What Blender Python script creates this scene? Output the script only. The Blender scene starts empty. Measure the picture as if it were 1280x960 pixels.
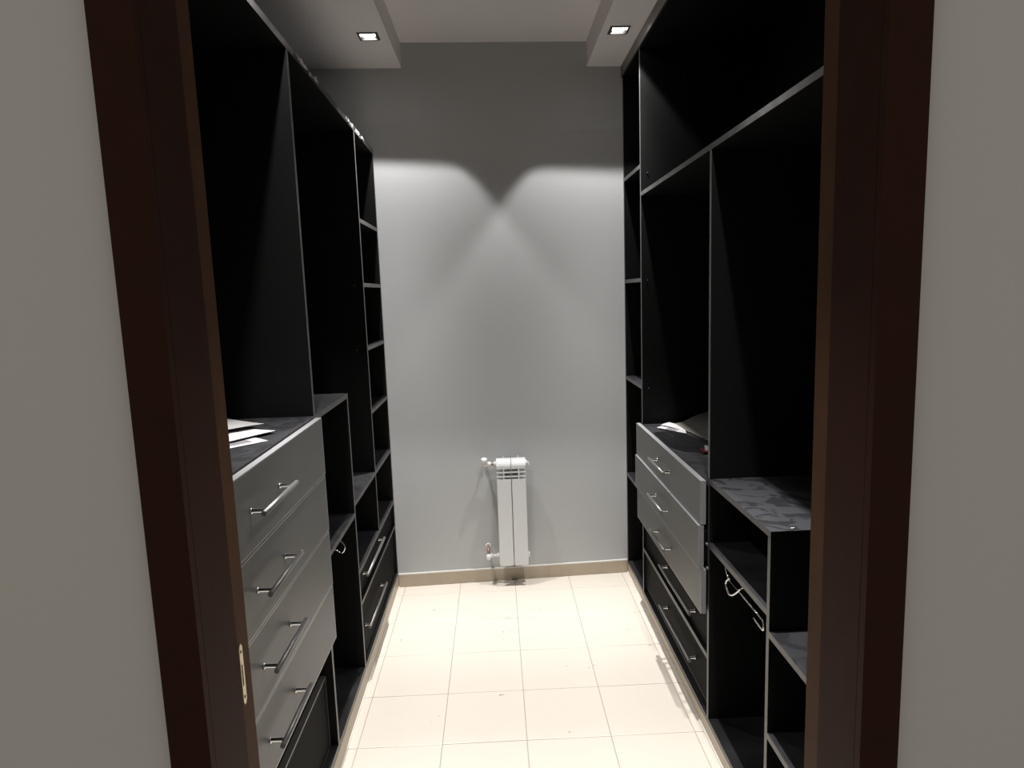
import bpy, bmesh, math, random
from mathutils import Vector, Matrix
random.seed(7)
scene = bpy.context.scene
C = scene.collection

# ------------------------------------------------------------------ camera
F_PX, YAW, PITCH, ROLL, EYE = 828.79, 0.02325, -0.13604, -0.03459, 1.5724
cy, sy, cp, sp = math.cos(YAW), math.sin(YAW), math.cos(PITCH), math.sin(PITCH)
fw = Vector((sy*cp, cy*cp, sp)); r0 = Vector((cy, -sy, 0)); u0 = r0.cross(fw)
rt = math.cos(ROLL)*r0 + math.sin(ROLL)*u0
up = -math.sin(ROLL)*r0 + math.cos(ROLL)*u0
cam_d = bpy.data.cameras.new('camera'); cam = bpy.data.objects.new('camera', cam_d); C.objects.link(cam)
cam_d.sensor_fit = 'HORIZONTAL'; cam_d.sensor_width = 36; cam_d.lens = F_PX/1280*36
cam_d.clip_start = .02
m = Matrix((rt, up, -fw)).transposed().to_4x4(); m.translation = (0, 0, EYE); cam.matrix_world = m
scene.camera = cam

# ------------------------------------------------------------------ world, exposure, lamp power
world = bpy.data.worlds.new('world'); scene.world = world; world.use_nodes = True
world.node_tree.nodes['Background'].inputs[0].default_value = (1, .93, .82, 1)
world.node_tree.nodes['Background'].inputs[1].default_value = .22
scene.view_settings.view_transform = 'Standard'; scene.view_settings.look = 'None'
scene.view_settings.gamma = 1; scene.view_settings.use_curve_mapping = False
scene.view_settings.exposure = 0.12
LAMP_W = 305.0
LAMP_COL = (1.0, .975, .955)
LAMP_HALF = 60.0
def beam(ld):
    """photometry of the square dichroic downlight: a narrow beam plus a weak spill that the square aperture cuts off"""
    ld.use_nodes = True; t = ld.node_tree; e = t.nodes['Emission']
    tc = t.nodes.new('ShaderNodeTexCoord'); sp = t.nodes.new('ShaderNodeSeparateXYZ'); t.links.new(tc.outputs['Normal'], sp.inputs[0])
    def mt(op, a, b=None, c=None):
        n = t.nodes.new('ShaderNodeMath'); n.operation = op
        for i, v in enumerate((a, b, c)):
            if v is None: continue
            if isinstance(v, (int, float)): n.inputs[i].default_value = v
            else: t.links.new(v, n.inputs[i])
        return n.outputs[0]
    z = mt('MAXIMUM', mt('ABSOLUTE', sp.outputs['Z']), .001)
    tx = mt('DIVIDE', mt('ABSOLUTE', sp.outputs['X']), z); ty = mt('DIVIDE', mt('ABSOLUTE', sp.outputs['Y']), z)
    tr = mt('SQRT', mt('ADD', mt('MULTIPLY', tx, tx), mt('MULTIPLY', ty, ty)))
    th = mt('ARCTANGENT', tr)
    def cut(v, a, w):
        n = t.nodes.new('ShaderNodeMapRange'); n.interpolation_type = 'SMOOTHSTEP'
        n.inputs['From Min'].default_value = a-w; n.inputs['From Max'].default_value = a+w
        n.inputs['To Min'].default_value = 1; n.inputs['To Max'].default_value = 0
        t.links.new(v, n.inputs['Value']); return n.outputs['Result']
    g = mt('EXPONENT', mt('MULTIPLY', mt('POWER', mt('DIVIDE', th, math.radians(BEAM_W)), 2), -1))
    i = mt('ADD', mt('MULTIPLY', g, 1-SPILL), SPILL)
    i = mt('MULTIPLY', i, mt('MULTIPLY', cut(tx, .80, .10), cut(ty, .93, .08)))
    i = mt('MULTIPLY', i, cut(tr, 1.20, .12))
    t.links.new(i, e.inputs['Strength'])
BEAM_W, SPILL = 15.5, .098

# ------------------------------------------------------------------ materials
def nt(name):
    m = bpy.data.materials.new(name); m.use_nodes = True
    t = m.node_tree; b = t.nodes['Principled BSDF']; return m, t, b
def mat(name, col, rough=.5, metal=0, spec=.5, noise=None, bump=None):
    """noise=(scale, amount), bump=(scale, strength)"""
    m, t, b = nt(name)
    b.inputs['Base Color'].default_value = (*col, 1); b.inputs['Roughness'].default_value = rough
    b.inputs['Metallic'].default_value = metal; b.inputs['Specular IOR Level'].default_value = spec
    tc = t.nodes.new('ShaderNodeTexCoord')
    if noise:
        n = t.nodes.new('ShaderNodeTexNoise'); n.inputs['Scale'].default_value = noise[0]; n.inputs['Detail'].default_value = 5
        t.links.new(tc.outputs['Object'], n.inputs['Vector'])
        mx = t.nodes.new('ShaderNodeMix'); mx.data_type = 'RGBA'
        mx.inputs['A'].default_value = (*[c*(1-noise[1]) for c in col], 1); mx.inputs['B'].default_value = (*[min(1, c*(1+noise[1])) for c in col], 1)
        t.links.new(n.outputs['Fac'], mx.inputs['Factor']); t.links.new(mx.outputs['Result'], b.inputs['Base Color'])
    if bump:
        n = t.nodes.new('ShaderNodeTexNoise'); n.inputs['Scale'].default_value = bump[0]; n.inputs['Detail'].default_value = 4
        t.links.new(tc.outputs['Object'], n.inputs['Vector'])
        bp = t.nodes.new('ShaderNodeBump'); bp.inputs['Strength'].default_value = bump[1]; bp.inputs['Distance'].default_value = .002
        t.links.new(n.outputs['Fac'], bp.inputs['Height']); t.links.new(bp.outputs['Normal'], b.inputs['Normal'])
    return m
def dusty(name, lo, hi, scale, dist, a, bb, rough=.45):
    """black laminate under a film of wiped dust"""
    m, t, b = nt(name)
    tc = t.nodes.new('ShaderNodeTexCoord')
    n = t.nodes.new('ShaderNodeTexNoise'); n.inputs['Scale'].default_value = scale; n.inputs['Detail'].default_value = 3; n.inputs['Distortion'].default_value = dist
    n2 = t.nodes.new('ShaderNodeTexNoise'); n2.inputs['Scale'].default_value = scale*6; n2.inputs['Detail'].default_value = 6
    t.links.new(tc.outputs['Object'], n.inputs['Vector']); t.links.new(tc.outputs['Object'], n2.inputs['Vector'])
    mth = t.nodes.new('ShaderNodeMath'); mth.operation = 'MULTIPLY_ADD'; mth.inputs[1].default_value = .22
    t.links.new(n2.outputs['Fac'], mth.inputs[0]); t.links.new(n.outputs['Fac'], mth.inputs[2])
    r = t.nodes.new('ShaderNodeValToRGB'); r.color_ramp.elements[0].position = a; r.color_ramp.elements[1].position = bb
    r.color_ramp.elements[0].color = (*lo, 1); r.color_ramp.elements[1].color = (*hi, 1)
    t.links.new(mth.outputs[0], r.inputs[0]); t.links.new(r.outputs[0], b.inputs['Base Color'])
    b.inputs['Roughness'].default_value = rough
    return m
M = {}
M['wall'] = mat('grey_wall_paint', (.49, .50, .505), .85, noise=(1.2, .03), bump=(60, .12))
M['ceiling'] = mat('ceiling_paint', (.86, .82, .81), .9, noise=(1, .02))
M['hall'] = mat('hall_wall_paint', (.80, .79, .77), .85)
M['black'] = mat('black_laminate', (.0058, .0058, .0058), .5, spec=.14, noise=(3, .15))
M['black_front'] = mat('black_drawer_front', (.007, .0068, .0066), .65, spec=.05)
M['edge'] = mat('grey_edge_band', (.098, .096, .093), .42, metal=.2, noise=(30, .15))
M['edge_dirty'] = mat('scuffed_edge_band', (.07, .07, .07), .38, metal=.2, noise=(45, .75))
M['dust'] = dusty('dusty_laminate', (.010, .010, .012), (.021, .021, .024), 8, 2.2, .54, .62)
M['dust3'] = dusty('wiped_dust_laminate', (.013, .013, .015), (.036, .036, .041), 5.5, 3.4, .55, .60)
M['dust2'] = dusty('lightly_dusty_laminate', (.010, .010, .011), (.022, .022, .025), 5, .8, .45, .75)
M['silver'] = mat('silver_grey_front', (.122, .122, .118), .45, metal=.2, noise=(8, .04))
M['silver_edge'] = mat('bright_silver_edge', (.34, .34, .35), .36, metal=.35)
M['fascia'] = mat('brown_grey_fascia', (.07, .061, .057), .28, noise=(6, .1))
M['chrome'] = mat('chrome', (.62, .62, .62), .14, metal=1)
M['satin'] = mat('satin_steel', (.27, .27, .265), .42, metal=.8)
M['white_enamel'] = mat('white_enamel', (.70, .715, .72), .3)
M['white_plastic'] = mat('white_plastic', (.80, .79, .78), .35)
M['copper'] = mat('copper_pink', (.50, .30, .26), .4, metal=.6)
M['tile'] = mat('cream_floor_tile', (.72, .665, .585), .32, noise=(3.5, .05), bump=(30, .04))
M['grout'] = mat('tan_grout', (.37, .33, .27), .9)
M['skirt'] = mat('beige_skirting_tile', (.46, .39, .30), .4, noise=(9, .10))
M['silicone'] = mat('white_silicone', (.80, .78, .74), .4)
M['wood'] = mat('brown_wood_shaded', (.040, .012, .005), .7, spec=.2, noise=(20, .25))  # darker copy of the frame wood: the stop's shade put into the colour
M['wood_lit'] = mat('brown_wood_lit', (.10, .046, .021), .7, spec=.2, noise=(14, .3))  # lighter copy: room light falling on the jamb put into the colour
M['brass'] = mat('pale_brass', (.72, .60, .42), .32, metal=.7)
M['hole'] = mat('dark_hole', (.008, .008, .008), .8)
M['frame'] = mat('dark_nickel', (.10, .095, .09), .4, metal=.5)
M['paper'] = mat('white_paper', (.38, .375, .38), .6)
M['newsprint'] = mat('greyish_newsprint', (.27, .265, .26), .7, noise=(25, .25))
M['print'] = mat('grey_print', (.16, .15, .16), .5, noise=(40, .4))
M['kraft'] = mat('grey_kraft', (.105, .10, .09), .7, noise=(14, .15))
M['film'] = mat('black_plastic_film', (.006, .006, .007), .3, bump=(20, .6))
M['foil'] = mat('torn_clear_film', (.50, .50, .51), .25, metal=.2, noise=(60, .5))
M['red'] = mat('red_wrapper', (.07, .005, .006), .35)
M['grime'] = mat('dark_grime', (.17, .15, .12), .8)
m, t, b = nt('lamp_glass'); b.inputs['Base Color'].default_value = (1, 1, 1, 1)
b.inputs['Emission Color'].default_value = (1, .96, .9, 1); b.inputs['Emission Strength'].default_value = 25
M['lamp'] = m

# ------------------------------------------------------------------ helpers
W = {}
def empty(name, loc, label=None, cat=None, group=None):
    o = bpy.data.objects.new(name, None); C.objects.link(o); o.location = loc; o.empty_display_size = .1; W[o] = Vector(loc)
    tag(o, label, cat, group); return o
def tag(o, label=None, cat=None, group=None, kind=None):
    for k, v in (('label', label), ('category', cat), ('group', group), ('kind', kind)):
        if v: o[k] = v
    return o
def obj(name, bm, mats, parent=None, loc=None, smooth=False):
    """bm holds world coordinates (or coordinates local to loc)"""
    base = Vector(loc) if loc is not None else (W[parent] if parent else Vector((0, 0, 0)))
    if loc is None:
        for v in bm.verts: v.co -= base
    bmesh.ops.recalc_face_normals(bm, faces=bm.faces)
    me = bpy.data.meshes.new(name); bm.to_mesh(me); bm.free()
    for mm in (mats if isinstance(mats, (list, tuple)) else [mats]): me.materials.append(mm)
    if smooth:
        for p in me.polygons: p.use_smooth = True
    o = bpy.data.objects.new(name, me); C.objects.link(o)
    W[o] = base.copy()
    if parent:
        o.parent = parent; o.location = base - W[parent]
    else: o.location = base
    return o
def ev(v, *a): return v(*a) if callable(v) else v
def box(bm, x0, x1, y0, y1, z0, z1, mi=0, faces=None):
    """faces: dict among '+x -x +y -y +z -z' -> material index; y0,y1 may be functions of x; z0,z1 functions of y"""
    vs = []
    for x in (x0, x1):
        for k in (y0, y1):
            y = ev(k, x)
            for z in (z0, z1): vs.append(bm.verts.new((x, y, ev(z, y))))
    idx = {'-x': (0, 1, 3, 2), '+x': (4, 6, 7, 5), '-y': (0, 4, 5, 1), '+y': (2, 3, 7, 6), '-z': (0, 2, 6, 4), '+z': (1, 5, 7, 3)}
    out = {}
    for k, q in idx.items():
        f = bm.faces.new([vs[i] for i in q]); f.material_index = (faces or {}).get(k, mi); out[k] = f
    return out
def tube(bm, pts, r, seg=10, mi=0, close=True):
    pts = [Vector(p) for p in pts]; rings = []
    for i, p in enumerate(pts):
        d = (pts[min(i+1, len(pts)-1)] - pts[max(i-1, 0)]).normalized()
        a = d.orthogonal().normalized() if i == 0 else (pa - d*pa.dot(d)).normalized()
        pa = a; bb = d.cross(a); rr = r[i] if isinstance(r, (list, tuple)) else r
        rings.append([bm.verts.new(p + (a*math.cos(2*math.pi*k/seg) + bb*math.sin(2*math.pi*k/seg))*rr) for k in range(seg)])
    for A, B in zip(rings, rings[1:]):
        for k in range(seg):
            f = bm.faces.new((A[k], A[(k+1) % seg], B[(k+1) % seg], B[k])); f.material_index = mi; f.smooth = True
    if close:
        for R_ in (rings[0], rings[-1]):
            f = bm.faces.new(R_); f.material_index = mi
def smooth_path(pts, n=5):
    P = [Vector(p) for p in pts]; P = [P[0]] + P + [P[-1]]; out = []
    for i in range(1, len(P)-2):
        for k in range(n):
            t_ = k/n; a, b_, c, d = P[i-1:i+3]
            out.append(.5*((2*b_) + (c-a)*t_ + (2*a-5*b_+4*c-d)*t_**2 + (3*b_-a-3*c+d)*t_**3))
    out.append(P[-2]); return out
def WY(x): return 3.502 + .0521*x           # inner face of the back wall, slightly out of square
XL, XR = -.577, .697                         # front planes of the two wardrobes
BL, BR = -1.09, 1.21                         # their backs

# ------------------------------------------------------------------ setting
def struct(name, bm, mats, parent=None, label=None, **k):
    o = obj(name, bm, mats, parent, **k)
    if not parent: o['kind'] = 'structure'
    if label: o['label'] = label
    return o
bm = bmesh.new(); box(bm, -1.3, 1.5, WY, lambda x: WY(x)+.15, -.05, 2.9)
struct('wall_back', bm, M['wall'], label='light grey painted end wall behind the radiator')
bm = bmesh.new(); box(bm, -1.25, -1.1, 1.0, lambda x: WY(x), -.05, 2.9)
struct('wall_left', bm, M['wall'], label='grey side wall behind the left wardrobe')
bm = bmesh.new(); box(bm, 1.22, 1.37, 1.0, lambda x: WY(x), -.05, 2.9)
struct('wall_right', bm, M['wall'], label='grey side wall behind the right wardrobe')
bm = bmesh.new()
DL, DR, DT = -.41, .49, 2.10
fc = {'-y': 1}
box(bm, -2.6, DL-.025, .85, 1.0, -.05, 2.9, 0, fc); box(bm, DR+.025, 2.6, .85, 1.0, -.05, 2.9, 0, fc); box(bm, DL-.025, DR+.025, .85, 1.0, DT+.025, 2.9, 0, fc)
struct('wall_front', bm, [M['wall'], M['hall']], label='wall with the doorway, off-white on the hall side')

# floor: slab, then each tile a piece of its own
bm = bmesh.new(); box(bm, -2.6, 2.6, -.5, 3.75, -.06, -.0025)
floor = struct('floor', bm, M['grout'], label='cream square floor tiles with thin tan joints')
TX, TY, TS, G = -.2398, 3.3596, .30, .0022
tile_me = None; tcount = 0
def tile_bm(x0, x1, y0, y1):
    bm = bmesh.new(); e = .0014; h = 0.0
    lo = [(x0, ev(y0, x0)), (x1, ev(y0, x1)), (x1, ev(y1, x1)), (x0, ev(y1, x0))]
    hi = [(x0+e, ev(y0, x0)+e), (x1-e, ev(y0, x1)+e), (x1-e, ev(y1, x1)-e), (x0+e, ev(y1, x0)-e)]
    A = [bm.verts.new((x, y, -.0025)) for x, y in lo]; A2 = [bm.verts.new((x, y, -.0008)) for x, y in lo]; B = [bm.verts.new((x, y, h)) for x, y in hi]
    bm.faces.new(B)
    for P, Q in ((A, A2), (A2, B)):
        for i in range(4): bm.faces.new((P[i], P[(i+1) % 4], Q[(i+1) % 4], Q[i]))
    return bm
for i in range(-2, 4):
    x0, x1 = TX+TS*i+G/2, TX+TS*(i+1)-G/2
    for j in range(-1, 12):
        y1, y0 = TY-TS*j-G/2, TY-TS*(j+1)+G/2
        inside = y0 > .98
        xa, xb = (max(x0, -.574), min(x1, .694)) if inside else (x0, x1)
        if xb-xa < .01: continue
        if j == -1:
            bm = tile_bm(xa, xb, y0, lambda x: WY(x)-.011); obj('floor_tile', bm, M['tile'], floor); continue
        full = abs(xb-x1) < 1e-6 and abs(xa-x0) < 1e-6
        if full:
            if tile_me is None:
                o = obj('floor_tile', tile_bm(0, TS-G, 0, TS-G), M['tile'], floor, loc=(x0, y0, 0)); tile_me = o.data
            else:
                o = bpy.data.objects.new('floor_tile', tile_me); C.objects.link(o); o.parent = floor; o.location = (x0, y0, 0)
            o.location.z += random.uniform(-.0002, .0002)
        else: obj('floor_tile', tile_bm(xa, xb, y0, y1), M['tile'], floor)

# ceiling: raised centre and a dropped strip along each side, pierced for the downlights
LAMPS = [(-.498, 3.062), (.592, 3.062), (-.498, 1.70), (.592, 1.70)]  # the row nearer the door is unseen and added
SZ, RZ = 2.695, 2.815
bm = bmesh.new(); box(bm, -1.3, 1.5, .9, lambda x: WY(x)+.1, RZ, RZ+.08)
struct('ceiling', bm, M['ceiling'], label='raised centre of the white plaster ceiling')
def soffit(name, xa, xb, lx, inner, lab):
    h = .036
    xs = [xa, lx-h, lx+h, xb]; ys = [1.0]
    for (x, y) in sorted([l for l in LAMPS if l[0] == lx], key=lambda l: l[1]): ys += [y-h, y+h]
    ys.append(None); bm = bmesh.new(); V = {}
    for i, x in enumerate(xs):
        for j, y in enumerate(ys): V[i, j] = bm.verts.new((x, y if y is not None else WY(x), SZ))
    for i in range(3):
        for j in range(len(ys)-1):
            if i == 1 and j % 2 == 1: continue
            bm.faces.new((V[i, j], V[i+1, j], V[i+1, j+1], V[i, j+1]))
    xi = xb if inner > 0 else xa; k = 3 if inner > 0 else 0
    prev = None
    for j, y in enumerate(ys):
        tp = bm.verts.new((xi, y if y is not None else WY(xi), RZ))
        if prev: bm.faces.new((V[k, j-1], V[k, j], tp, prev))
        prev = tp
    return struct(name, bm, M['ceiling'], label=lab)
soffit('trim_1', -1.1, -.414, -.498, 1, 'dropped ceiling strip above the left wardrobe')
soffit('trim_2', .514, 1.22, .592, -1, 'dropped ceiling strip above the right wardrobe')

# skirting along the back wall, in pieces, with a white sealant bead
bm = bmesh.new(); box(bm, -.575, .695, lambda x: WY(x)-.009, lambda x: WY(x)-.0005, 0.0, .068)
bb = struct('baseboard_back', bm, M['grout'], label='beige tiled skirting along the grey end wall')
edges = [-.575, -.35, -.05, .25, .55, .695]
for a, c in zip(edges, edges[1:]):
    bm = bmesh.new(); box(bm, a+.0008, c-.0008, lambda x: WY(x)-.011, lambda x: WY(x)-.009, .0005, .067); obj('skirting_tile', bm, M['skirt'], bb)
bm = bmesh.new(); box(bm, -.575, .695, lambda x: WY(x)-.010, lambda x: WY(x)-.0004, .068, .0745); obj('sealant_bead', bm, M['silicone'], bb)
for nm, x, s, h in (('baseboard_left', XL, -1, .066), ('baseboard_right', XR, 1, .050)):
    bm = bmesh.new(); f = x + s*.001
    box(bm, min(f, f+s*.010), max(f, f+s*.010), 1.01, lambda x: WY(x)-.012, 0.0, h)
    o = struct(nm, bm, M['grout'], label='beige tiled plinth under the %s wardrobe' % ('left' if s < 0 else 'right'))
    y = 1.01
    while y < 3.47:
        y2 = min(y+.60, WY(x)-.012)
        bm = bmesh.new(); g = f - s*.002
        box(bm, min(f, g), max(f, g), y+.001, y2-.001, .0005, h-.0005); obj('plinth_tile', bm, M['skirt'], o); y += .60
    bm = bmesh.new(); g = f - s*.006
    box(bm, min(f, g), max(f, g), 1.01, lambda x: WY(x)-.012, .0002, .006); obj('sealant_bead', bm, M['silicone'], o)

# doorway the picture is taken through
bm = bmesh.new()
for s, X in ((-1, DL), (1, DR)):
    a, c = sorted((X, X+s*.025)); box(bm, a, c, .845, 1.0, -.002, DT+.025)
box(bm, DL, DR, .845, 1.0, DT, DT+.025)
door = struct('door_1', bm, M['wood_lit'], label='brown wooden door frame of the doorway')
bm = bmesh.new()
box(bm, DL, DL+.004, .847, .950, 0, DT); box(bm, DR-.004, DR, .847, .950, 0, DT); box(bm, DL+.004, DR-.004, .847, .960, DT-.008, DT)
obj('door_stop', bm, M['wood'], door)
bm = bmesh.new()
box(bm, DL-.05, DL+.004, .832, .846, 0, DT+.05); box(bm, DR-.004, DR+.05, .832, .846, 0, DT+.05); box(bm, DL+.004, DR-.004, .832, .846, DT-.004, DT+.05)
obj('casing', bm, M['wood'], door)
bm = bmesh.new()
zc, hh = 1.004, .049
n = 8; prof = []
yw0, yw1 = .9595, .9715
ring = [(yw0, zc-hh+.006), (yw0+.004, zc-hh), (yw1-.004, zc-hh), (yw1, zc-hh+.006), (yw1, zc+hh-.006), (yw1-.004, zc+hh), (yw0+.004, zc+hh), (yw0, zc+hh-.006)]
A = [bm.verts.new((DL, y, z)) for y, z in ring]; B = [bm.verts.new((DL+.0018, y, z)) for y, z in ring]
bm.faces.new(B)
for i in range(8): bm.faces.new((A[i], A[(i+1) % 8], B[(i+1) % 8], B[i]))
sp_ = obj('strike_plate', bm, M['brass'], door); sp_['label'] = 'pale brass strike plate'
bm = bmesh.new(); box(bm, DL+.0016, DL+.0022, .963, .9655, zc-.018, zc+.016); obj('latch_slot', bm, M['hole'], sp_)
for dz in (-.037, .037):
    bm = bmesh.new(); tube(bm, [(DL+.0015, .9655, zc+dz), (DL+.0026, .9655, zc+dz)], .0022, 8); obj('screw', bm, M['frame'], sp_)

# ------------------------------------------------------------------ wardrobes
def board(name, par, x0, x1, y0, y1, z0, z1, s, top=None, front='edge', near=None):
    """s=+1: the front faces +x (left wardrobe)"""
    fm = {('+x' if s > 0 else '-x'): 1}
    if top: fm['+z'] = 2
    bm = bmesh.new(); box(bm, min(x0, x1), max(x0, x1), y0, y1, z0, z1, 0, fm)
    return obj(name, bm, [M['black'], M[front], M[top or 'black']], par)
T = .018
def add_front(bm, xf, s, y0, y1, z0, z1, rim, mface=0, medge=1):
    """drawer front: slab whose face (at xf) carries a thin rim of edge banding"""
    xb = xf - s*T
    fc = box(bm, min(xf, xb), max(xf, xb), y0, y1, z0, z1, medge)
    f = fc['+x' if s > 0 else '-x']
    bmesh.ops.recalc_face_normals(bm, faces=bm.faces)
    bmesh.ops.inset_region(bm, faces=[f], thickness=rim, depth=0)
    f.material_index = mface
handle_me = {}
def handle(par, s, xf, yc, zc, L, off, kind):
    key = (L, off, s)
    if key not in handle_me:
        bm = bmesh.new()
        tube(bm, [(s*off, -L/2, 0), (s*off, L/2, 0)], .0062, 12, 0)
        for d in (-L/2+.024, L/2-.024):
            tube(bm, [(0, d, 0), (s*.004, d, 0), (s*.0045, d, 0), (s*off, d, 0)], [.0075, .0075, .0045, .0045], 10, 1)
        o = obj('handle', bm, [M['satin'], M['chrome']], par, loc=(xf, yc, zc)); handle_me[key] = o.data
    else:
        o = bpy.data.objects.new('handle', handle_me[key]); C.objects.link(o); o.parent = par
        o.location = Vector((xf, yc, zc)) - W[par]
    return o
def drawer(par, s, xf, y0, y1, z0, z1, mats, rim, hy, hz, hl, off, depth=.44, inner=0.02):
    bm = bmesh.new(); add_front(bm, xf, s, y0, y1, z0, z1, rim)
    xb = xf - s*(T+.0005); xe = xb - s*depth; a, c = min(xb, xe), max(xb, xe)
    ya, yb, za, zb = y0+.032, y1-.032, z0+.014, z1-.03
    for bx in ((a, c, ya, ya+.012, za, zb), (a, c, yb-.012, yb, za, zb), (a, c, ya+.012, yb-.012, za, za+.008)):
        box(bm, *bx, 2)
    e = xe; box(bm, min(e, e+s*.012), max(e, e+s*.012), ya+.012, yb-.012, za+.008, zb, 2)
    d = obj('drawer', bm, mats, par)
    if hl: handle(d, s, xf, hy, hz, hl, off, 0)
    return d

# ---- left
wl = empty('open_wardrobe', (-.83, 2.2, 0), 'black open wardrobe along the left wall with papers on its counter, topped below the ceiling', 'wardrobe')
s = 1
XB = BL + .008
box_top = lambda y: 2.303 - .0115*(y-2.0)
B_ = lambda n, y0, y1, z0, z1, **k: board(n, wl, XB, XL, y0, y1, z0, z1, s, **k)
yend = lambda x: WY(x)-.0195
B_('end_panel', yend, lambda x: WY(x)-.0015, .068, 2.282)
B_('end_panel', 1.005, 1.023, .068, 2.303)
B_('divider', 2.062, 2.080, .089, 2.300)
B_('divider', 2.998, 3.016, .778, 2.290)
B_('divider', 3.000, 3.016, .495, .758)
B_('side_panel', 2.531, 2.549, .089, 1.193)
o = B_('base_panel', 1.023, yend, .068, .088, top='dust2')
for yy0, yy1 in ((1.005, lambda x: WY(x)-.0015),):
    bm = bmesh.new(); box(bm, XB, XL, yy0, yy1, box_top, lambda y: box_top(y)+.022, 0, {'+x': 1})
    obj('top_panel', bm, [M['black'], M['edge_dirty']], wl)
for z in (1.914, 1.632, 1.346, 1.054): B_('shelf', 3.017, yend, z-.009, z+.009)
B_('shelf', 2.549, yend, .759, .777, top='dust')
B_('shelf', 2.549, yend, .476, .494, top='dust2')
B_('rail_board', 2.549, yend, .343, .357)
B_('shelf', 2.080, 2.549, 1.194, 1.212, top='dust')
B_('shelf', 2.080, 2.531, .720, .738, top='dust')
B_('countertop', 1.023, 2.062, 1.194, 1.212, top='dust')['label'] = 'dusty black countertop over the silver drawers'
bm = bmesh.new(); box(bm, BL, XB-.0003, 1.005, lambda x: WY(x)-.0015, .068, 2.28); obj('back_panel', bm, M['black'], wl)
SILV = [M['silver'], M['silver_edge'], M['black']]; BLK = [M['black_front'], M['edge'], M['black']]
for k, (z0, z1) in enumerate(((1.024, 1.206), (.841, 1.019), (.658, .836), (.472, .653))):
    d = drawer(wl, s, -.5545-.0012*k, 1.008, 2.066, z0, z1, SILV, .0048, 1.530, (z0+z1)/2, .245, .037)
    d['label'] = 'silver-grey drawer'
drawer(wl, s, -.600, 1.03, 2.052, .092, .345, BLK, .011, 1.53, .22, 0, .03, depth=.42)['label'] = 'black drawer'
drawer(wl, s, -.592, 2.553, 3.440, .364, .470, BLK, .002, 2.855, .432, .43, .026, depth=.42)['label'] = 'black drawer'
drawer(wl, s, -.592, 2.553, 3.440, .100, .338, BLK, .004, 2.835, .213, .43, .026, depth=.42)['label'] = 'black drawer'
# ring-ended pull-out rail under the shelf
bm = bmesh.new()
tube(bm, smooth_path([(-.589, 2.3, .7195), (-.578, 2.3, .708), (-.569, 2.3, .694), (-.571, 2.3, .678), (-.584, 2.3, .668), (-.605, 2.3, .680), (-.64, 2.3, .684), (-1.0, 2.3, .684)]), .0034, 8)
box(bm, -1.0, -.63, 2.29, 2.31, .694, .7195)
obj('pull_out_rail', bm, M['chrome'], wl)['label'] = 'chrome ring-ended rail'
for (x, z) in ((-.616, 1.630), (-.623, 1.341)):
    bm = bmesh.new(); tube(bm, [(x, 2.998, z), (x, 2.9955, z)], .0026, 8); obj('shelf_pin', bm, M['satin'], wl)
# torn protective film on the top edge
def torn(name, par, x, y0, y1, zf, s, n):
    bm = bmesh.new(); prev = None
    for i in range(n+1):
        y = y0+(y1-y0)*i/n; z = ev(zf, y)
        a = bm.verts.new((x+s*random.uniform(.001, .006), y, z+random.uniform(.001, .009)))
        b_ = bm.verts.new((x+s*random.uniform(.001, .007), y+random.uniform(-.01, .01), z+random.uniform(.011, .024)))
        if prev: bm.faces.new((prev[0], a, b_, prev[1]))
        prev = (a, b_)
    return obj(name, bm, M['foil'], par)
torn('torn_film', wl, XL, 2.16, 2.42, box_top, 1, 26)['label'] = 'crinkled clear film'
torn('torn_film', wl, XL, 2.84, 3.22, box_top, 1, 30)['label'] = 'crinkled clear film'

# ---- right
wr = empty('open_wardrobe', (.95, 2.2, 0), 'taller black open wardrobe along the right wall reaching the dropped ceiling', 'wardrobe')
s = -1
XB = BR - .008
R_ = lambda n, y0, y1, z0, z1, **k: board(n, wr, XB, XR, y0, y1, z0, z1, s, **k)
R_('end_panel', yend, lambda x: WY(x)-.0015, .051, 2.640)
R_('end_panel', 1.005, 1.023, .051, 2.640)
R_('divider', 3.129, 3.147, .069, 2.640)
R_('divider', 2.127, 2.145, .069, 1.995)
R_('side_panel', 1.635, 1.653, .069, .917)
R_('base_panel', 1.023, yend, .051, .069, top='dust2')
R_('top_panel', 1.005, lambda x: WY(x)-.0015, 2.641, 2.659)
R_('shelf', 1.023, 3.129, 1.996, 2.014, front='edge_dirty')
for z, tp in ((2.132, None), (1.613, None), (1.102, 'dust'), (.569, 'dust')): R_('shelf', 3.147, yend, z-.009, z+.009, top=tp)
R_('countertop', 2.145, 3.129, .905, .923, top='dust')['label'] = 'dusty black countertop over the silver drawers'
R_('countertop', 1.635, 2.127, .918, .936, top='dust3')['label'] = 'dusty black top with wiped swirls'
R_('shelf', 1.653, 2.127, .696, .714, top='dust2')
R_('shelf', 2.145, 3.129, .284, .302)
R_('shelf', 1.023, 1.635, .642, .660, top='dust')
R_('shelf', 1.023, 1.635, .350, .368, top='dust2')
bm = bmesh.new(); box(bm, XB+.0003, BR, 1.005, lambda x: WY(x)-.0015, .051, 2.66); obj('back_panel', bm, M['black'], wr)
bm = bmesh.new(); box(bm, XR-.008, XR-.0005, 1.005, lambda x: WY(x)-.0015, 2.640, SZ-.0015); obj('fascia', bm, M['fascia'], wr)['label'] = 'glossy brown-grey closing strip'
for xf, z0, z1 in ((.668, .7785, .930), (.6615, .6215, .7745), (.670, .460, .6175)):
    d = drawer(wr, s, xf, 2.131, 3.137, z0, z1, SILV, .0036, 2.622, (z0+z1)/2, .245, .032)
    d['label'] = 'silver-grey drawer'
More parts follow.
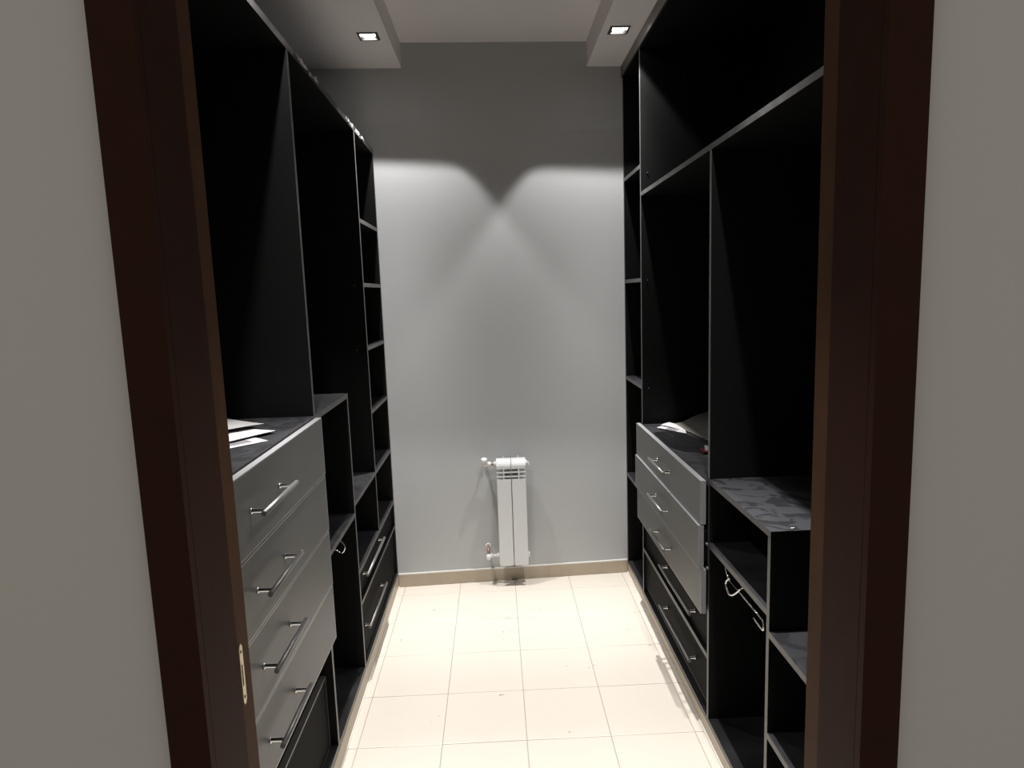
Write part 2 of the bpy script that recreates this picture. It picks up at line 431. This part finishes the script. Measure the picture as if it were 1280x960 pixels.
drawer(wr, s, .711, 2.149, 3.125, .306, .440, BLK, .002, 2.525, .372, .45, .030, depth=.42)['label'] = 'black drawer'
drawer(wr, s, .711, 2.149, 3.125, .094, .279, BLK, .004, 2.520, .188, .45, .030, depth=.42)['label'] = 'black drawer'
def k_(y, z, X=.712):
    f = X/.69; return (X, y*f, EYE+(z-EYE)*f)
bm = bmesh.new()
yb = k_(1.905, .678)[1]
tube(bm, [k_(1.905, .678), k_(1.659, .681)], .0028, 8)
tube(bm, smooth_path([k_(1.659, .681), k_(1.651, .664), k_(1.661, .652), k_(1.719, .655)], 4), .0032, 8)
tube(bm, smooth_path([k_(1.906, .689), k_(1.939, .662), k_(1.936, .646), k_(1.915, .634), k_(1.884, .644), k_(1.842, .674), k_(1.820, .694)], 5), .0038, 8)
p1 = Vector(k_(1.948, .705)); tube(bm, [(p1.x, p1.y, .6962), p1, k_(1.919, .679), k_(1.905, .678)], .0030, 8)
p2 = Vector(k_(1.82, .694)); tube(bm, [p2, (p2.x+.03, p2.y, .684), (1.15, p2.y, .684)], .0035, 8)
box(bm, .76, 1.15, p2.y-.01, p2.y+.01, .6885, .6958)
obj('pull_out_rail', bm, M['chrome'], wr)['label'] = 'chrome rail with ring and hooked end'
for (x, z) in ((.727, 2.10), (.724, 1.612), (.728, 1.10)):
    bm = bmesh.new(); tube(bm, [(x, 3.129, z), (x, 3.1265, z)], .0026, 8); obj('shelf_pin', bm, M['satin'], wr)
for (x, z) in ((.690, .709), (.692, .624)):
    bm = bmesh.new(); tube(bm, [(x, 2.140, z), (x, 2.124, z)], .004, 8); obj('slide_clip', bm, M['satin'], wr)

# ------------------------------------------------------------------ radiator
rad = empty('radiator', (.058, 3.44, .118), 'small white two-section wall radiator on the grey end wall', 'radiator')
FY = 3.400
def section(x0, x1):
    bm = bmesh.new(); xm = (x0+x1)/2; g = .0012
    a, c = x0+g, x1-g
    # front plate with rounded vertical edges and rounded foot
    pts = []
    r = .006
    for ang in range(0, 91, 30): pts.append((a+r-r*math.cos(math.radians(ang)), FY+r-r*math.sin(math.radians(ang))))
    for ang in range(90, -1, -30): pts.append((c-r+r*math.cos(math.radians(ang)), FY+r-r*math.sin(math.radians(ang))))
    pts += [(c, FY+.012), (a, FY+.012)]
    levels = [(.118, .80), (.120, .92), (.126, 1.0), (.597, 1.0), (.599, .98)]
    rings = []
    for z, k in levels:
        dz = 0
        rings.append([bm.verts.new((xm+(x-xm)*k, y+(.004 if k < .95 else 0), z)) for x, y in pts])
    N = len(pts)
    for P, Q in zip(rings, rings[1:]):
        for i in range(N): bm.faces.new((P[i], P[(i+1) % N], Q[(i+1) % N], Q[i]))
    bm.faces.new(rings[0]); bm.faces.new(rings[-1])
    # top cap, sloping forward
    prof = [(FY+.001, .655), (FY, .672), (FY+.004, .682), (FY+.014, .694), (FY+.030, .700), (FY+.066, .700), (FY+.076, .692), (FY+.078, .655)]
    P = [bm.verts.new((a, y, z)) for y, z in prof]; Q = [bm.verts.new((c, y, z)) for y, z in prof]
    for i in range(len(prof)): bm.faces.new((P[i], P[(i+1) % len(prof)], Q[(i+1) % len(prof)], Q[i]))
    bm.faces.new(P); bm.faces.new(Q)
    # vertical web, louvres, inner and rear fins
    box(bm, xm-.0032, xm+.0032, FY+.0005, FY+.070, .13, .656)
    for z in (.6135, .6365):
        box(bm, a, c, FY+.001, FY+.010, z-.0032, z+.0032)
    box(bm, a+.002, c-.002, FY+.074, FY+.076, .13, .655)
    tube(bm, [(x0, FY+.045, .675), (x1, FY+.045, .675)], .018, 12); tube(bm, [(x0, FY+.045, .165), (x1, FY+.045, .165)], .018, 12)
    return obj('radiator_section', bm, M['white_enamel'], rad)
section(-.0205, .0585); section(.0590, .1375)
def part(name, f, mm, par=rad, lab=None):
    bm = bmesh.new(); f(bm); o = obj(name, bm, mm, par)
    if lab: o['label'] = lab
    return o
vY = FY+.045
v = part('valve', lambda b: (tube(b, [(-.0205, vY, .675), (-.030, vY, .675), (-.031, vY, .675), (-.046, vY, .675), (-.047, vY, .675), (-.072, vY, .675)], [.013, .013, .008, .008, .012, .012], 12),
      tube(b, [(-.080, vY-.012, .675), (-.080, vY+.012, .675), (-.080, vY+.013, .675), (-.080, WY(-.08), .675)], [.014, .014, .009, .009], 12)), M['white_plastic'])
part('valve_knob', lambda b: tube(b, [(-.080, vY-.010, .680), (-.080, vY-.012, .692), (-.081, vY-.014, .694), (-.083, vY-.017, .708), (-.083, vY-.018, .711)], [.009, .010, .017, .016, .011], 14), M['white_plastic'], v)
part('valve_collar', lambda b: tube(b, [(-.034, vY, .675), (-.044, vY, .675)], .0095, 8), M['satin'], v)
a_ = part('air_vent', lambda b: (tube(b, [(.1375, vY, .675), (.145, vY, .675), (.146, vY, .675), (.156, vY, .675)], [.014, .013, .007, .006], 12), tube(b, [(.153, vY, .668), (.153, vY-.014, .668)], .003, 8)), M['white_plastic'])
l_ = part('lockshield_valve', lambda b: (tube(b, [(-.0205, vY, .165), (-.032, vY, .165), (-.033, vY, .165), (-.055, vY, .165), (-.056, vY, .165), (-.070, vY, .165)], [.013, .013, .007, .007, .011, .011], 12),
      tube(b, [(-.078, vY-.026, .162), (-.078, vY-.023, .162), (-.078, vY, .164), (-.078, vY+.012, .165)], [.009, .012, .012, .012], 12)), M['white_plastic'])
part('pipe', lambda b: tube(b, smooth_path([(-.078, vY+.004, .172), (-.079, vY+.008, .190), (-.080, vY+.020, .198), (-.080, WY(-.08), .200)], 4), .0075, 10), M['copper'], l_, 'pinkish copper pipe')
part('escutcheon', lambda b: tube(b, [(-.080, WY(-.08)-.006, .200), (-.080, WY(-.08)-.0005, .200)], [.014, .018], 14), M['white_plastic'], l_)
part('end_plug', lambda b: tube(b, [(.1375, vY, .165), (.143, vY, .165), (.146, vY, .165)], [.014, .014, .009], 12), M['white_plastic'])
for x in (.020, .098):
    part('wall_bracket', lambda b: (box(b, x-.003, x+.003, FY+.060, WY(x)-.0005, .648, .654), box(b, x-.003, x+.003, FY+.060, FY+.064, .654, .712)), M['white_enamel'])

# ------------------------------------------------------------------ downlights
def downlight(x, y, label, group=None):
    t_ = empty('downlight', (x, y, SZ), label, 'ceiling light', group)
    bm = bmesh.new(); z0, z1 = SZ-.004, SZ-.0003
    o_, i_ = .045, .033
    R1 = [(-o_, -o_), (o_, -o_), (o_, o_), (-o_, o_)]; R2 = [(a*.93, b_*.93) for a, b_ in R1]; R3 = [(a/o_*i_, b_/o_*i_) for a, b_ in R1]
    rings = [[bm.verts.new((x+a, y+b_, z)) for a, b_ in R] for R, z in ((R1, z1), (R2, z0), (R3, z0), (R3, SZ+.012))]
    for P, Q in zip(rings, rings[1:]):
        for i in range(4): bm.faces.new((P[i], P[(i+1) % 4], Q[(i+1) % 4], Q[i]))
    obj('frame', bm, M['frame'], t_)
    bm = bmesh.new()      # reflector dish
    prev = None
    for k in range(5):
        rr = .031-.003*k; z = SZ+.006+.006*k
        ring = [bm.verts.new((x+rr*math.cos(2*math.pi*i/20), y+rr*math.sin(2*math.pi*i/20), z)) for i in range(20)]
        if prev:
            for i in range(20): bm.faces.new((prev[i], prev[(i+1) % 20], ring[(i+1) % 20], ring[i]))
        prev = ring
    bm.faces.new(prev)
    obj('reflector', bm, M['chrome'], t_, smooth=True)
    bm = bmesh.new()
    bmesh.ops.create_uvsphere(bm, u_segments=20, v_segments=10, radius=.0315)
    for v_ in bm.verts: v_.co.z *= .25; v_.co += Vector((x, y, SZ+.005))
    obj('lamp_bulb', bm, M['lamp'], t_, smooth=True)
    ld = bpy.data.lights.new('spot', 'SPOT'); ld.energy = LAMP_W; ld.color = LAMP_COL
    ld.spot_size = math.radians(2*LAMP_HALF); ld.spot_blend = 0; ld.shadow_soft_size = .014; beam(ld)
    lo = bpy.data.objects.new('spot_lamp', ld); C.objects.link(lo); lo.parent = t_; lo.location = (0, 0, -.014)
downlight(*LAMPS[0], 'square recessed downlight in the dropped ceiling above the left wardrobe, nearest the end wall')
downlight(*LAMPS[1], 'square recessed downlight in the dropped ceiling above the right wardrobe, nearest the end wall')
for x, y in LAMPS[2:]:  # out-of-view pair, added to light the front of the closet
    side = 'left' if x < 0 else 'right'; pl = 'nearer the doorway'
    downlight(x, y, 'square recessed downlight added above the %s wardrobe, %s of its row' % (side, pl), 'added downlights overhead, out of view')

# ------------------------------------------------------------------ papers on the left counter
def sheet(name, corner, ang, w, h, z, curl, label, cat, mats, n=8, inner=None, bend=0, group=None):
    """sheet with one corner at `corner`, running back along direction ang (w) and ang+90deg (h)"""
    bm = bmesh.new(); d1 = Vector((math.cos(ang), math.sin(ang))); d2 = Vector((math.cos(ang+math.pi/2), math.sin(ang+math.pi/2)))
    V = {}
    for i in range(n+1):
        for j in range(n+1):
            u, v_ = i/n, j/n; p = Vector(corner) + d1*w*u*1.0 + d2*h*v_
            zz = z + curl*(max(0, 1-u*1.6)**2)*(1-v_)*.6 + bend*math.sin(math.pi*v_)*(.3+.7*u)
            V[i, j] = bm.verts.new((p.x, p.y, zz))
    for i in range(n):
        for j in range(n):
            f = bm.faces.new((V[i, j], V[i+1, j], V[i+1, j+1], V[i, j+1]))
            if inner and inner[0] <= i < inner[1] and inner[2] <= j < inner[3]: f.material_index = 1
    r_ = bmesh.ops.extrude_face_region(bm, geom=list(bm.faces))
    for g in r_['geom']:
        if isinstance(g, bmesh.types.BMVert): g.co.z += .0006
    bm.normal_update()
    return tag(obj(name, bm, mats, smooth=False), label, cat, group)
def A_(p, q): return math.atan2(q[1]-p[1], q[0]-p[0])
PM = [M['paper'], M['print']]
# lowest: white border round a grey picture
sheet('printed_sheet', (-.600, 1.708), A_((0, 0), (-.68, -.73))-math.pi/2, .21, .29, 1.2135, .0, 'white-edged printed sheet with a grey picture, lowest of the papers on the left counter', 'paper', PM, n=10, inner=(1, 8, 1, 9))
sheet('paper_sheet', (-.612, 1.809), A_((0, 0), (-.55, -.835))-math.pi/2, .21, .29, 1.2165, .006, 'bright white sheet in the middle of the papers on the left counter', 'paper', PM, bend=.004)
sheet('paper_sheet', (-.668, 1.880), A_((0, 0), (-.62, -.785))-math.pi/2, .21, .29, 1.2250, .004, 'curled greyish white sheet on top of the papers on the left counter', 'paper', [M['newsprint'], M['print']], bend=.016)
bm = bmesh.new(); 
# ------------------------------------------------------------------ things on the right counter
bm.free()
def surf(name, grid, mats, label, cat, th=.0008, fm=None):
    bm = bmesh.new(); V = [[bm.verts.new(p) for p in row] for row in grid]
    for i in range(len(V)-1):
        for j in range(len(V[0])-1):
            f = bm.faces.new((V[i][j], V[i][j+1], V[i+1][j+1], V[i+1][j]))
            if fm and fm(i, j): f.material_index = 1
    r_ = bmesh.ops.extrude_face_region(bm, geom=list(bm.faces))
    for g in r_['geom']:
        if isinstance(g, bmesh.types.BMVert): g.co.z += th
    return tag(obj(name, bm, mats, smooth=False), label, cat)
def lerp(a, b_, t_): return a+(b_-a)*t_
CZ = .9232
g = []
near = [(.835, 3.085), (.842, 3.02), (.846, 2.95), (.856, 2.89), (.866, 2.82), (.874, 2.76), (.880, 2.70), (.93, 2.62)]
for i, (x, y) in enumerate(near):
    row = []
    for k in range(9):
        t_ = k/8; X = lerp(x, 1.17, t_); Y = lerp(y, y-.02, t_)
        Z = CZ+.005+.17*(X-.835)*min(1, (X-x)/.1+.02)*2.4*(.55+.45*math.exp(-((i-2)/3.)**2)) + .004*math.sin(9*X+i)*min(1, t_*4)
        row.append((X, Y, Z))
    g.append(row)
surf('kraft_sheet', g, M['kraft'], 'large grey-brown wrapping sheet curling up at the back of the right counter', 'wrapping paper')
# black film
random.seed(3)
front = [(.703, 2.935), (.701, 2.86), (.700, 2.78), (.700, 2.70), (.700, 2.64), (.735, 2.56), (.79, 2.53)]
back = [(.80, 2.94), (.815, 2.90), (.835, 2.85), (.85, 2.80), (.865, 2.74), (.87, 2.68), (.88, 2.60)]
g = []
for (a, b_) in zip(front, back):
    g.append([(lerp(a[0], b_[0], k/6), lerp(a[1], b_[1], k/6), CZ+.0006+(0 if k in (0,) else random.uniform(0, .0035))) for k in range(7)])
surf('plastic_film', g, M['film'], 'glossy black plastic film lying flat on the right counter beside a white leaflet', 'plastic film', .0004)
# white folded leaflet
g = [[(.738, 3.020, CZ+.0045), (.775, 3.055, CZ+.0050), (.812, 3.075, CZ+.0055)],
     [(.765, 2.975, CZ+.0050), (.795, 3.010, CZ+.0050), (.830, 3.040, CZ+.0060)],
     [(.800, 2.920, CZ+.0050), (.822, 2.945, CZ+.0055), (.838, 2.975, CZ+.0060)],
     [(.832, 2.870, CZ+.0055), (.838, 2.885, CZ+.0055), (.842, 2.900, CZ+.0058)]]
bm = bmesh.new()
def sheetgrid(bm, g, th=.0007, mi=lambda i, j: 0):
    V = [[bm.verts.new(p) for p in row] for row in g]; Q = [[bm.verts.new((p[0], p[1], p[2]+th)) for p in row] for row in g]
    n_, m_ = len(g), len(g[0])
    for i in range(n_-1):
        for j in range(m_-1):
            for S in (V, Q): 
                f = bm.faces.new((S[i][j], S[i][j+1], S[i+1][j+1], S[i+1][j])); f.material_index = mi(i, j)
    for i in range(n_-1):
        for j in (0, m_-1): bm.faces.new((V[i][j], V[i+1][j], Q[i+1][j], Q[i][j]))
    for j in range(m_-1):
        for i in (0, n_-1): bm.faces.new((V[i][j], V[i][j+1], Q[i][j+1], Q[i][j]))
sheetgrid(bm, g, mi=lambda i, j: 1 if (i in (1,) and j == 0) else 0)
g = [[(.765, 3.050, CZ+.010), (.790, 3.075, CZ+.012), (.818, 3.095, CZ+.012)],
     [(.790, 3.015, CZ+.010), (.812, 3.035, CZ+.016), (.832, 3.055, CZ+.013)],
     [(.820, 2.960, CZ+.008), (.832, 2.975, CZ+.010), (.842, 2.990, CZ+.010)],
     [(.838, 2.900, CZ+.0068), (.842, 2.908, CZ+.008), (.845, 2.916, CZ+.008)]]
sheetgrid(bm, g)
tag(obj('leaflet', bm, PM), 'small white folded leaflet on the right counter in front of the wrapping sheet', 'leaflet')
# red and white wrapper
bm = bmesh.new()
cx, cy_ = .806, 2.525
g = [[(cx-.012+.008*j, cy_-.018+.012*i, CZ+.0045+.005*abs(math.sin(2.1*i+1.3*j))+.002*i) for j in range(5)] for i in range(4)]
sheetgrid(bm, g, .001)
g = [[(cx+.002+.008*j, cy_-.004+.006*i, CZ+.010+.009*i+.003*math.sin(3*j)) for j in range(3)] for i in range(3)]
V0 = len(bm.faces); sheetgrid(bm, g, .001, mi=lambda i, j: 1)
tag(obj('wrapper', bm, [M['red'], M['paper']]), 'tiny crumpled red and white wrapper on the right counter', 'wrapper')
bm = bmesh.new()
for dx, dy, r in ((0, 0, .004), (.006, .002, .003)):
    r_ = bmesh.ops.create_icosphere(bm, subdivisions=1, radius=r)
    for v_ in r_['verts']: v_.co.z *= .35; v_.co += Vector((.759+dx, 1.651+dy, .9373))
tag(obj('paint_chip', bm, M['paper']), 'tiny white chip on the near corner of the lower right counter', 'chip')
# crumbs and grime flecks on the floor
random.seed(11)
bm = bmesh.new()
spots = [(-.066, 3.086, 8, .06), (.0, 3.06, 9, .05), (.07, 3.033, 4, .03), (-.002, 2.924, 5, .05), (-.029, 2.854, 4, .03), (-.366, 3.174, 2, .01), (.174, 3.13, 2, .006),
         (-.027, 2.437, 4, .015), (.215, 2.191, 2, .01), (.55, 2.9, 2, .05), (-.5, 2.9, 2, .03), (.04, 3.46, 10, .05), (.10, 3.45, 8, .05), (-.30, 2.3, 3, .08), (.3, 2.62, 3, .1), (.645, 2.75, 4, .02)]
for x, y, n_, sp2 in spots:
    for _ in range(n_):
        r_ = bmesh.ops.create_icosphere(bm, subdivisions=1, radius=random.uniform(.0009, .0024))
        st = random.uniform(.7, 2.4); ca = random.uniform(0, 3.14); px, py = random.gauss(x, sp2*.6), min(random.gauss(y, sp2*.25), 3.48)
        for v_ in r_['verts']:
            q = Vector((v_.co.x*st, v_.co.y, v_.co.z*.3)); q.rotate(Matrix.Rotation(ca, 3, 'Z')); v_.co = q + Vector((px, py, .0008))
tag(obj('floor_debris', bm, M['grime']), 'scattered dark crumbs and grime flecks on the cream tiles', 'debris', kind='stuff')
